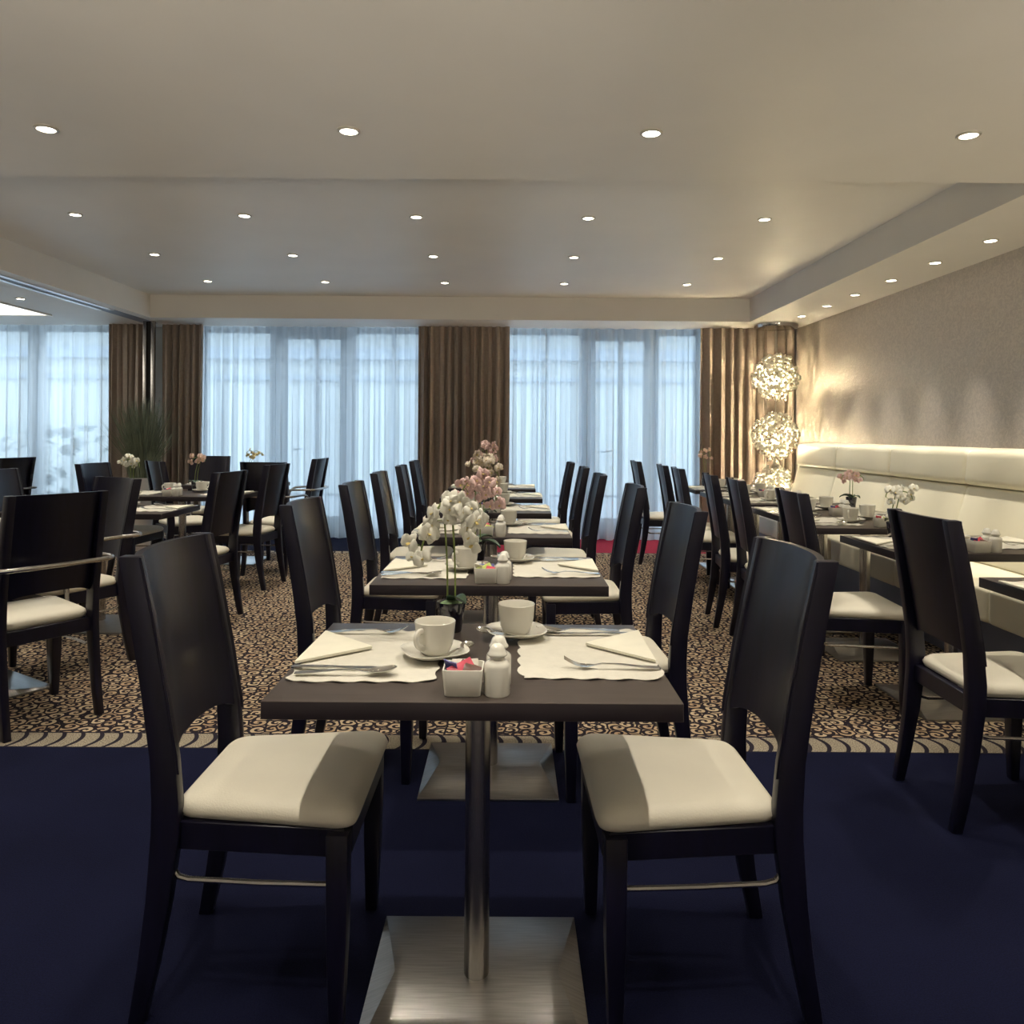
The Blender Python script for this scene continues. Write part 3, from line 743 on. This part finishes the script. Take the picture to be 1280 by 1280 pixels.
def napkin_mesh():
    mb = MB(); T = [(0.0, 0.135), (-0.005, -0.135), (0.145, -0.008)]
    def ring(z, k):
        cx = sum(p[0] for p in T) / 3; cy = sum(p[1] for p in T) / 3
        P = rnd_poly([(cx + (x - cx) * k, cy + (y - cy) * k) for x, y in T], 0.006, 3)
        return [(x, y, z) for x, y in P]
    mb.loft([ring(0.0, 0.985), ring(0.0010, 1.0), ring(0.0026, 1.0), ring(0.0031, 0.975), ring(0.0036, 0.995), ring(0.0058, 0.99), ring(0.0066, 0.975)])
    return mb.mesh('napkin', M['napkin'], smooth=35)
napkin_me = napkin_mesh()
def strip(rows_def, t, name, skip=None, cols=5):
    """rows_def: (s along x, half width, z, dish depth)"""
    rows = []
    for s, hw, z, dish in rows_def:
        rows.append([(s, lerp(-hw, hw, j / (cols - 1)), z - dish * (1 - (j / (cols - 1) * 2 - 1) ** 2)) for j in range(cols)])
    return MB().sheet(rows, t, skip).mesh(name, M['chrome'], smooth=60)
H = [(-0.105, 0.006, 0.003, 0), (-0.10, 0.0095, 0.003, 0), (-0.07, 0.0085, 0.004, 0), (-0.02, 0.005, 0.0085, 0), (0.02, 0.0034, 0.0095, 0), (0.038, 0.0036, 0.0055, 0)]
spoon_me = strip(H + [(0.048, 0.010, 0.006, 0.002), (0.06, 0.018, 0.008, 0.005), (0.08, 0.0215, 0.0105, 0.0075), (0.095, 0.018, 0.0125, 0.006), (0.103, 0.011, 0.0138, 0.002), (0.107, 0.003, 0.0145, 0)], 0.0014, 'spoon', cols=7)
teaspoon_me = strip([(s * 0.62, w_ * 0.66, z * 0.62, d * 0.62) for s, w_, z, d in H + [(0.048, 0.010, 0.006, 0.002), (0.06, 0.018, 0.008, 0.005), (0.08, 0.0215, 0.0105, 0.0075), (0.095, 0.018, 0.0125, 0.006), (0.103, 0.011, 0.0138, 0.002), (0.107, 0.003, 0.0145, 0)]], 0.0012, 'teaspoon', cols=7)
fork_me = strip(H + [(0.046, 0.010, 0.005, 0.001), (0.054, 0.0125, 0.0042, 0.001), (0.066, 0.0125, 0.005, 0), (0.08, 0.0125, 0.009, 0), (0.092, 0.0125, 0.0145, 0), (0.102, 0.0120, 0.021, 0)], 0.0015, 'fork',
                skip=lambda a, b: a >= 8 and b in (1, 3, 5), cols=8)
knife_me = strip([(-0.11, 0.005, 0.0042, 0), (-0.105, 0.0085, 0.0045, 0), (-0.05, 0.0075, 0.0050, 0), (-0.015, 0.0062, 0.0045, 0), (0.0, 0.0075, 0.003, 0), (0.05, 0.0092, 0.0026, 0), (0.09, 0.0085, 0.0026, 0), (0.105, 0.004, 0.0026, 0)], 0.0022, 'knife')
cup_me = MB().lathe([(0.001, 0.006), (0.021, 0.005), (0.022, 0.0), (0.027, 0.0), (0.033, 0.006), (0.0395, 0.020), (0.0435, 0.042), (0.0460, 0.072), (0.0462, 0.0735), (0.0450, 0.0745), (0.0436, 0.073), (0.0412, 0.045), (0.036, 0.020), (0.026, 0.010), (0.001, 0.009)], 32, caps=False).mesh('cup', M['porcelain'], smooth=50)
handle_me = MB().tube(bez((0.0492, 0, 0.060), (0.077, 0, 0.068), (0.082, 0, 0.030), (0.0425, 0, 0.021), 12), 0.0052, 8, flat=1.35).mesh('handle', M['porcelain'])
sq = lambda a: 1.0 / (abs(cos(a)) ** 3.0 + abs(sin(a)) ** 3.0) ** (1 / 3.0)
saucer_prof = [(0.001, 0.003), (0.030, 0.003), (0.031, 0.0), (0.036, 0.0), (0.040, 0.003), (0.060, 0.0085), (0.0735, 0.0165), (0.0742, 0.0180), (0.0730, 0.0186), (0.058, 0.0115), (0.038, 0.0068), (0.030, 0.0058), (0.001, 0.0058)]
saucer_me = MB().lathe(saucer_prof, 40, shape=sq, caps=False).mesh('saucer', M['porcelain'], smooth=50)
def box_mesh():
    def ring(hx, hy, z): return [(x, y, z) for x, y in rnd_poly([(-hx, -hy), (hx, -hy), (hx, hy), (-hx, hy)], 0.008, 4)]
    return MB().loft([ring(0.033, 0.030, 0), ring(0.0355, 0.0325, 0.002), ring(0.0395, 0.0365, 0.050), ring(0.0392, 0.0362, 0.052), ring(0.0365, 0.0335, 0.052), ring(0.036, 0.033, 0.050), ring(0.033, 0.030, 0.006)]).mesh('sugar_box', M['porcelain'], smooth=50)
sugar_me = box_mesh()
flute = lambda a: 1.0 + 0.012 * cos(22 * a)
shaker_me = MB().lathe([(0.001, 0.0), (0.0235, 0.0), (0.0252, 0.003), (0.0252, 0.055), (0.0245, 0.061), (0.0190, 0.066), (0.0140, 0.069), (0.0135, 0.075), (0.001, 0.075)], 44, shape=flute, caps=False).mesh('shaker_body', M['porcelain'], smooth=50)
cap_me = MB().lathe([(0.001, 0.0745), (0.0165, 0.0745), (0.0195, 0.077), (0.0195, 0.0805), (0.0165, 0.084), (0.0150, 0.089), (0.0125, 0.095), (0.007, 0.099), (0.001, 0.100)], 24, caps=False).mesh('shaker_cap', M['porcelain'], smooth=60)
def sachet_mesh(m):
    rows = []
    for a in range(5):
        u = a / 4 * 2 - 1
        rows.append([(u * 0.026, lerp(-0.014, 0.014, b / 4), 0.0016 + 0.0028 * (1 - u * u) * (1 - (b / 2 - 1) ** 2) + 0.0012 * sin(3 * u + b)) for b in range(5)])
    return MB().sheet(rows, 0.002).mesh('sugar_sachet', m, smooth=60)
sachet_me = {k: sachet_mesh(M['sachet_' + k]) for k in ('red', 'blue', 'white', 'green', 'brown')}
# orchids
def blossom_mesh(mp, size=0.028):
    mb = MB()
    def petal(ang, L, W, lift, mi=0):
        rows = []
        for a in range(5):
            t = a / 4; hw = W * sin(pi * min(0.97, 0.10 + t * 0.87)) ** 0.75
            rows.append([])
            for b in range(4):
                u = b / 3 * 2 - 1
                x, y = t * L, u * hw
                z = lift * sin(t * pi * 0.7) - 0.25 * L * t * t + 0.10 * W * (1 - u * u)
                X, Y = rot2(x, y, ang)
                rows[-1].append((X, Y, z))
        mb.sheet(rows, 0.0012, m=mi)
    petal(radians(0), size, size * 0.62, 0.012); petal(radians(180), size, size * 0.62, 0.012)
    for a in (90, 215, 325): petal(radians(a), size * 0.95, size * 0.40, 0.004)
    petal(radians(270), size * 0.30, size * 0.15, 0.014, 1)
    return mb.mesh('blossom', [mp, M['lip']], smooth=70)
blossom_me = {k: blossom_mesh(M['petal_' + k]) for k in ('white', 'pink', 'cream', 'peach', 'yellow')}
opot_me = MB().lathe([(0.001, 0.0), (0.026, 0.0), (0.0275, 0.003), (0.037, 0.074), (0.0365, 0.076), (0.034, 0.074), (0.032, 0.066), (0.001, 0.066)], 32, caps=False).mesh('pot', M['pot'], smooth=50)
moss_me = MB().lathe([(0.001, 0.080), (0.015, 0.079), (0.027, 0.073), (0.0315, 0.068), (0.001, 0.067)], 16, caps=False).mesh('moss', M['moss'], smooth=60)
def leaf_mesh():
    rows = []
    for a in range(7):
        t = a / 6; hw = 0.019 * sin(pi * min(0.98, 0.12 + 0.86 * t)) ** 0.7
        rows.append([(0.012 + 0.080 * t, u * hw, 0.078 + 0.05 * t - 0.062 * t * t - 0.006 * (1 - u * u)) for u in (-1, -0.4, 0, 0.4, 1)])
    return MB().sheet(rows, 0.0025).mesh('leaf', M['leaf'], smooth=60)
leaf_me = leaf_mesh()
def orchid(x, y, color, n, seed, label, height=0.30, spread=0.055, leaves=3, stems=2, lean=(0.0, 0.0), droop=0.10, z=0.75):
    rr = random.Random(seed)
    t = thing('orchid', label, 'plant', (x, y, z), 0, 'potted orchids')
    put('pot', opot_me, t, label='black glass pot'); put('moss', moss_me, t)
    for k in range(leaves): put('leaf', leaf_me, t, rot=(0, rr.uniform(-0.35, 0.1), rr.uniform(0, 6.28)))
    arcs = []
    for s in range(stems):
        sg = 1 if s else -1
        p0 = Vector((0.010 * sg, 0.004, 0.075)); top = Vector((lean[0] + 0.010 * sg, lean[1], height))
        end = top + Vector((spread * sg * 0.75, -0.02, -droop * rr.uniform(0.5, 0.9)))
        arcs.append(bez(p0, p0 + Vector((0, 0, height * 0.45)), top - Vector((0, 0, height * 0.25)), top, 10) + bez(top, top + (top - p0) * 0.10, end + Vector((0, 0, 0.04)), end, 8)[1:])
    stalks = [[] for _ in arcs]
    for i in range(n):
        s = i % stems; pts = arcs[s]; k = rr.randint(8, len(pts) - 1); p = pts[k]
        d = Vector((rr.gauss(0, 1), rr.gauss(-0.5, 0.8), rr.gauss(0, 0.9))).normalized()
        q = p + Vector((d.x * spread * 0.55, d.y * spread * 0.5, d.z * 0.042)) * rr.uniform(0.45, 1.0)
        sc = rr.uniform(0.72, 1.05); stalks[s].append((p, q))
        b = put('blossom', blossom_me[color], t, q, (radians(90 + rr.uniform(-40, 25)), rr.uniform(-0.7, 0.7), rr.uniform(-1.0, 1.0)))
        b.scale = (sc, sc, sc)
    for s, pts in enumerate(arcs):
        mb = MB().tube(pts, 0.0026, 6)
        for p, q in stalks[s]: mb.tube([p, (p + q) / 2 + Vector((0, 0, 0.004)), q + Vector((0, 0.004, 0))], 0.0011, 4)
        put('stem', mb.mesh('stem', M['stem']), t)
    return t

ZT = 0.75
def one(name, me, label, cat, x, y, z, rz, group):
    return thing(name, label, cat, (x, y, z), rz, group, me)
cup_proto = None; shaker_proto = None
def cup(x, y, z, rz, label, group):
    global cup_proto
    if cup_proto is None:
        cup_proto = thing('cup', label, 'cup', (x, y, z), rz, group, cup_me); put('handle', handle_me, cup_proto)
        return cup_proto
    return dup(cup_proto, (x, y, z), rz, label, group)
def shaker(x, y, z, label, group):
    global shaker_proto
    if shaker_proto is None:
        shaker_proto = thing('shaker', label, 'shaker', (x, y, z), 0, group, shaker_me); put('shaker_cap', cap_me, shaker_proto)
        return shaker_proto
    return dup(shaker_proto, (x, y, z), 0, label, group)

def setting(cx, cy, deg, tn, sides, rank, widen=0.0, seed=0, sach=('red', 'blue', 'white', 'brown')):
    """two covers and the middle pieces; rank: how far the table is (3 = the nearest)"""
    rr = random.Random(100 + seed); a0 = radians(deg)
    def P(x, y, j=0.0):
        x += math.copysign(widen, x) if abs(x) > 0.14 else 0
        X, Y = rot2(x + rr.uniform(-j, j), y + rr.uniform(-j, j), a0); return cx + X, cy + Y
    J = 0.0 if seed == 0 else 0.010
    for s in (0, 1):
        sd = sides[s]; on = '%s side of %s' % (sd, tn)
        # placemat, napkin
        mx, my = P(-0.237, 0.012, J) if s == 0 else P(0.245, 0.040, J)
        one('placemat', mats_me[(seed + s) % 3], 'white scalloped paper placemat, ' + on, 'placemat', mx, my, ZT, a0 + (pi if s else 0) + rr.uniform(-0.02, 0.02), 'paper placemats')
        nx, ny = P(-0.392, 0.05, J) if s == 0 else P(0.394, 0.077, J)
        one('napkin', napkin_me, 'cream napkin folded to a triangle, ' + on, 'napkin', nx, ny, ZT + 0.0052, a0 + (pi if s else 0.0), 'folded napkins')
        # cutlery
        if rank >= 1:
            kx, ky = P(-0.285, -0.112, J) if s == 0 else P(0.265, 0.185, J)
            one('knife', knife_me, 'steel knife on the placemat, ' + on, 'cutlery', kx, ky, ZT + 0.0052, a0 + (0 if s == 0 else pi), 'steel cutlery')
            sx, sy = P(-0.272, -0.150, J) if s == 0 else P(0.245, 0.208, J)
            one('spoon', spoon_me, 'steel spoon on the placemat, ' + on, 'cutlery', sx, sy, ZT + (0.0056), a0 + (0.03 if s == 0 else pi + 0.05), 'steel cutlery')
            fx, fy = P(-0.285, 0.185, J) if s == 0 else P(0.290, -0.095, J)
            one('fork', fork_me, 'steel fork with raised tines on the placemat, ' + on, 'cutlery', fx, fy, ZT + 0.0052, a0 + (0.02 if s == 0 else pi - 0.05), 'steel cutlery')
        # saucer and cup
        ux, uy = P(-0.098, -0.018, J * 0.5) if s == 0 else P(0.087, 0.165, J * 0.5)
        one('saucer', saucer_me, 'white saucer under the cup, ' + on, 'saucer', ux, uy, ZT + 0.0056, a0 + (0.35 if s == 0 else 0.15), 'white saucers')
        hr = (radians(240) if s == 0 else radians(60)) + rr.uniform(-0.2, 0.2) * (1 if seed else 0)
        cup(ux, uy, ZT + 0.0118, a0 + hr, 'white porcelain cup on its saucer, ' + on, 'white cups')
        if rank >= 2:
            tx, ty = (ux + 0.048, uy - 0.014) if s == 0 else (ux - 0.036, uy - 0.034)
            ang = radians(62) if s == 0 else radians(158)
            tt = one('teaspoon', teaspoon_me, 'small teaspoon lying on the saucer, ' + on, 'cutlery', tx, ty, ZT + 0.019, a0 + ang, 'teaspoons')
            tt.rotation_euler = (radians(8) if s == 0 else radians(-14), 0, a0 + ang)
    bx, by = P(-0.020, -0.243, J)
    one('sugar_box', sugar_me, 'open white porcelain sugar box at the front of ' + tn, 'container', bx, by, ZT, a0 + rr.uniform(-0.02, 0.02), 'sugar boxes')
    for q, (c_, (ox, oy, oz, rx, ry, rz)) in enumerate(zip(sach, ((-0.004, -0.006, 0.047, 0.75, -0.35, 0.4), (-0.023, 0.002, 0.040, 0.2, 1.05, 1.3), (0.002, 0.016, 0.046, 1.1, 0.0, 0.1), (0.014, -0.008, 0.047, 0.45, 0.25, -0.4)))):
        if rank < 1 and q > 1: continue
        so = one('sugar_sachet', sachet_me[c_], '%s sugar sachet in the porcelain box on %s' % (c_, tn), 'sachet', bx + ox, by + oy, ZT + oz, 0, 'sugar sachets')
        so.rotation_euler = (rx, ry, rz)
    px, py = P(0.046, -0.256, J * 0.5); shaker(px, py, ZT, 'white fluted shaker, the one in front, on ' + tn, 'salt and pepper shakers')
    px, py = P(0.048, -0.196, J * 0.5); shaker(px, py, ZT, 'white fluted shaker, the one behind, on ' + tn, 'salt and pepper shakers')

TG = 'pedestal tables'
SS = ('plant', 'banquette')
for k in range(6):
    tn = 'the %s centre-row table' % CN[k]
    table(CX[k], CY[k], 0.80, 0.61, 0, 'brown pedestal table with steel foot, %s in the centre row' % CN[k], TG)
    setting(CX[k], CY[k], 0, tn, SS, 3 - k // 2 if k else 3, 0, k, (('red', 'blue', 'white', 'brown'), ('green', 'white', 'blue', 'red'), ('red', 'white', 'brown', 'green'))[k % 3])
orchid(-0.147, 2.015, 'white', 26, 1, 'white orchid in a black glass pot on the nearest centre-row table', 0.335, 0.075, 1, 2, (-0.005, -0.05), 0.16)
orchid(-0.125, 3.15, 'pink', 30, 2, 'pink orchid with dark leaves on the second centre-row table', 0.33, 0.085, 4, 2, (0.0, -0.03), 0.12)
orchid(-0.150, 4.34, 'cream', 26, 3, 'cream orchid on the third centre-row table', 0.36, 0.085, 3, 2, (0.02, -0.02), 0.13)
orchid(-0.150, 5.50, 'pink', 18, 4, 'tall pink and cream orchid on the fourth centre-row table', 0.40, 0.09, 3, 2, (0.0, -0.02), 0.12)
for k in range(7):
    tn = 'the %s banquette table' % RN[k]
    table(2.14 if k == 0 else 2.09, RY[k], 0.88 if k == 0 else 0.80, 0.61, 0, 'brown pedestal table in front of the banquette, %s one' % RN[k], TG)
    setting(2.09, RY[k], 0, tn, ('chair', 'wall'), 2 if k < 3 else 1, 0, 10 + k, (('white', 'red', 'blue', 'green'), ('red', 'blue', 'white', 'brown'))[k % 2])
orchid(1.93, 3.93, 'white', 12, 6, 'white orchid on the second banquette table, behind the high chair back', 0.225, 0.075, 2, 2, (0.0, -0.03), 0.04)
orchid(2.40, 5.50, 'pink', 12, 7, 'pink orchid on the fourth banquette table against the ivory back', 0.225, 0.09, 4, 2, (0.0, 0), 0.04)
orchid(1.92, 7.67, 'peach', 8, 8, 'peach orchid on the farthest banquette table before the drape', 0.36, 0.06, 2, 2, (-0.02, 0), 0.12)
table(-2.555, 3.765, 0.62, 0.62, 146.5, 'brown angled table cut by the frame edge, between two armchairs', TG)
setting(-2.555, 3.765, 146.5, 'the angled table', ('far', 'near'), 1, -0.085, 20)
table(-2.64, 5.08, 1.04, 0.61, 0, 'brown pedestal table with the white orchid, plant side', TG)
setting(-2.64, 5.08, 0, 'the white orchid table', ('grass', 'aisle'), 1, 0.11, 21)
table(-2.64, 6.34, 1.04, 0.61, 0, 'brown pedestal table with the pink orchid, plant side', TG)
setting(-2.64, 6.34, 0, 'the pink orchid table', ('grass', 'aisle'), 1, 0.11, 22)
table(-2.64, 7.60, 0.86, 0.62, 0, 'brown pedestal table with the yellow orchid, by the voile', TG)
setting(-2.64, 7.60, 0, 'the yellow orchid table', ('grass', 'aisle'), 0, 0.03, 23)
orchid(-2.58, 5.36, 'white', 12, 9, 'white orchid seen above the armchair back, plant side', 0.30, 0.07, 2, 2, (0.0, 0), 0.06)
orchid(-2.645, 6.615, 'peach', 12, 10, 'peach pink orchid behind a cup, plant side table', 0.28, 0.06, 3, 2, (0.03, 0), 0.05)
orchid(-2.62, 7.865, 'yellow', 8, 11, 'pale yellow orchid in a black pot before the voile', 0.30, 0.07, 2, 2, (0.05, 0), 0.03)

# ------------------------------------------------------------------ tall potted grass
gp = thing('potted_grass', 'tall ornamental grass in a polished metal planter by the drapes', 'plant', (-3.88, 8.30, 0))
put('planter', MB().lathe([(0.001, 0), (0.135, 0), (0.14, 0.01), (0.155, 0.75), (0.155, 0.76), (0.145, 0.76), (0.142, 0.70), (0.001, 0.70)], 40, caps=False).mesh('planter', M['planter'], smooth=50), gp, label='polished metal planter')
rr = random.Random(5); gb = MB()
for i in range(1000):
    a = rr.uniform(0, 2 * pi); q = 0.12 * sqrt(rr.random()); x0, y0 = q * cos(a), q * sin(a)
    b = rr.uniform(0, 2 * pi); L = rr.uniform(0.45, 0.95); ln = rr.uniform(0.0, 0.26) * (0.4 + q / 0.12) * (1.2 - L * 0.45)
    p1 = Vector((x0 + ln * 0.25 * cos(a), y0 + ln * 0.25 * sin(a), 0.69 + L * 0.5)); p2 = Vector((x0 + ln * cos(a) + rr.uniform(-0.03, 0.03), y0 + ln * sin(a), 0.69 + L * 0.97))
    p0 = Vector((x0, y0, 0.69)); s_ = Vector((cos(b), sin(b), 0)) * 0.0032
    gb.sheet([[p0 - s_, p0 + s_], [p1 - s_ * 0.9, p1 + s_ * 0.9], [p2 - s_ * 0.15, p2 + s_ * 0.15]], 0.0008, nrm=(-sin(b), cos(b), 0))
o = put('grass_blades', gb.mesh('grass_blades', M['grass'], smooth=0), gp); o['kind'] = 'stuff'
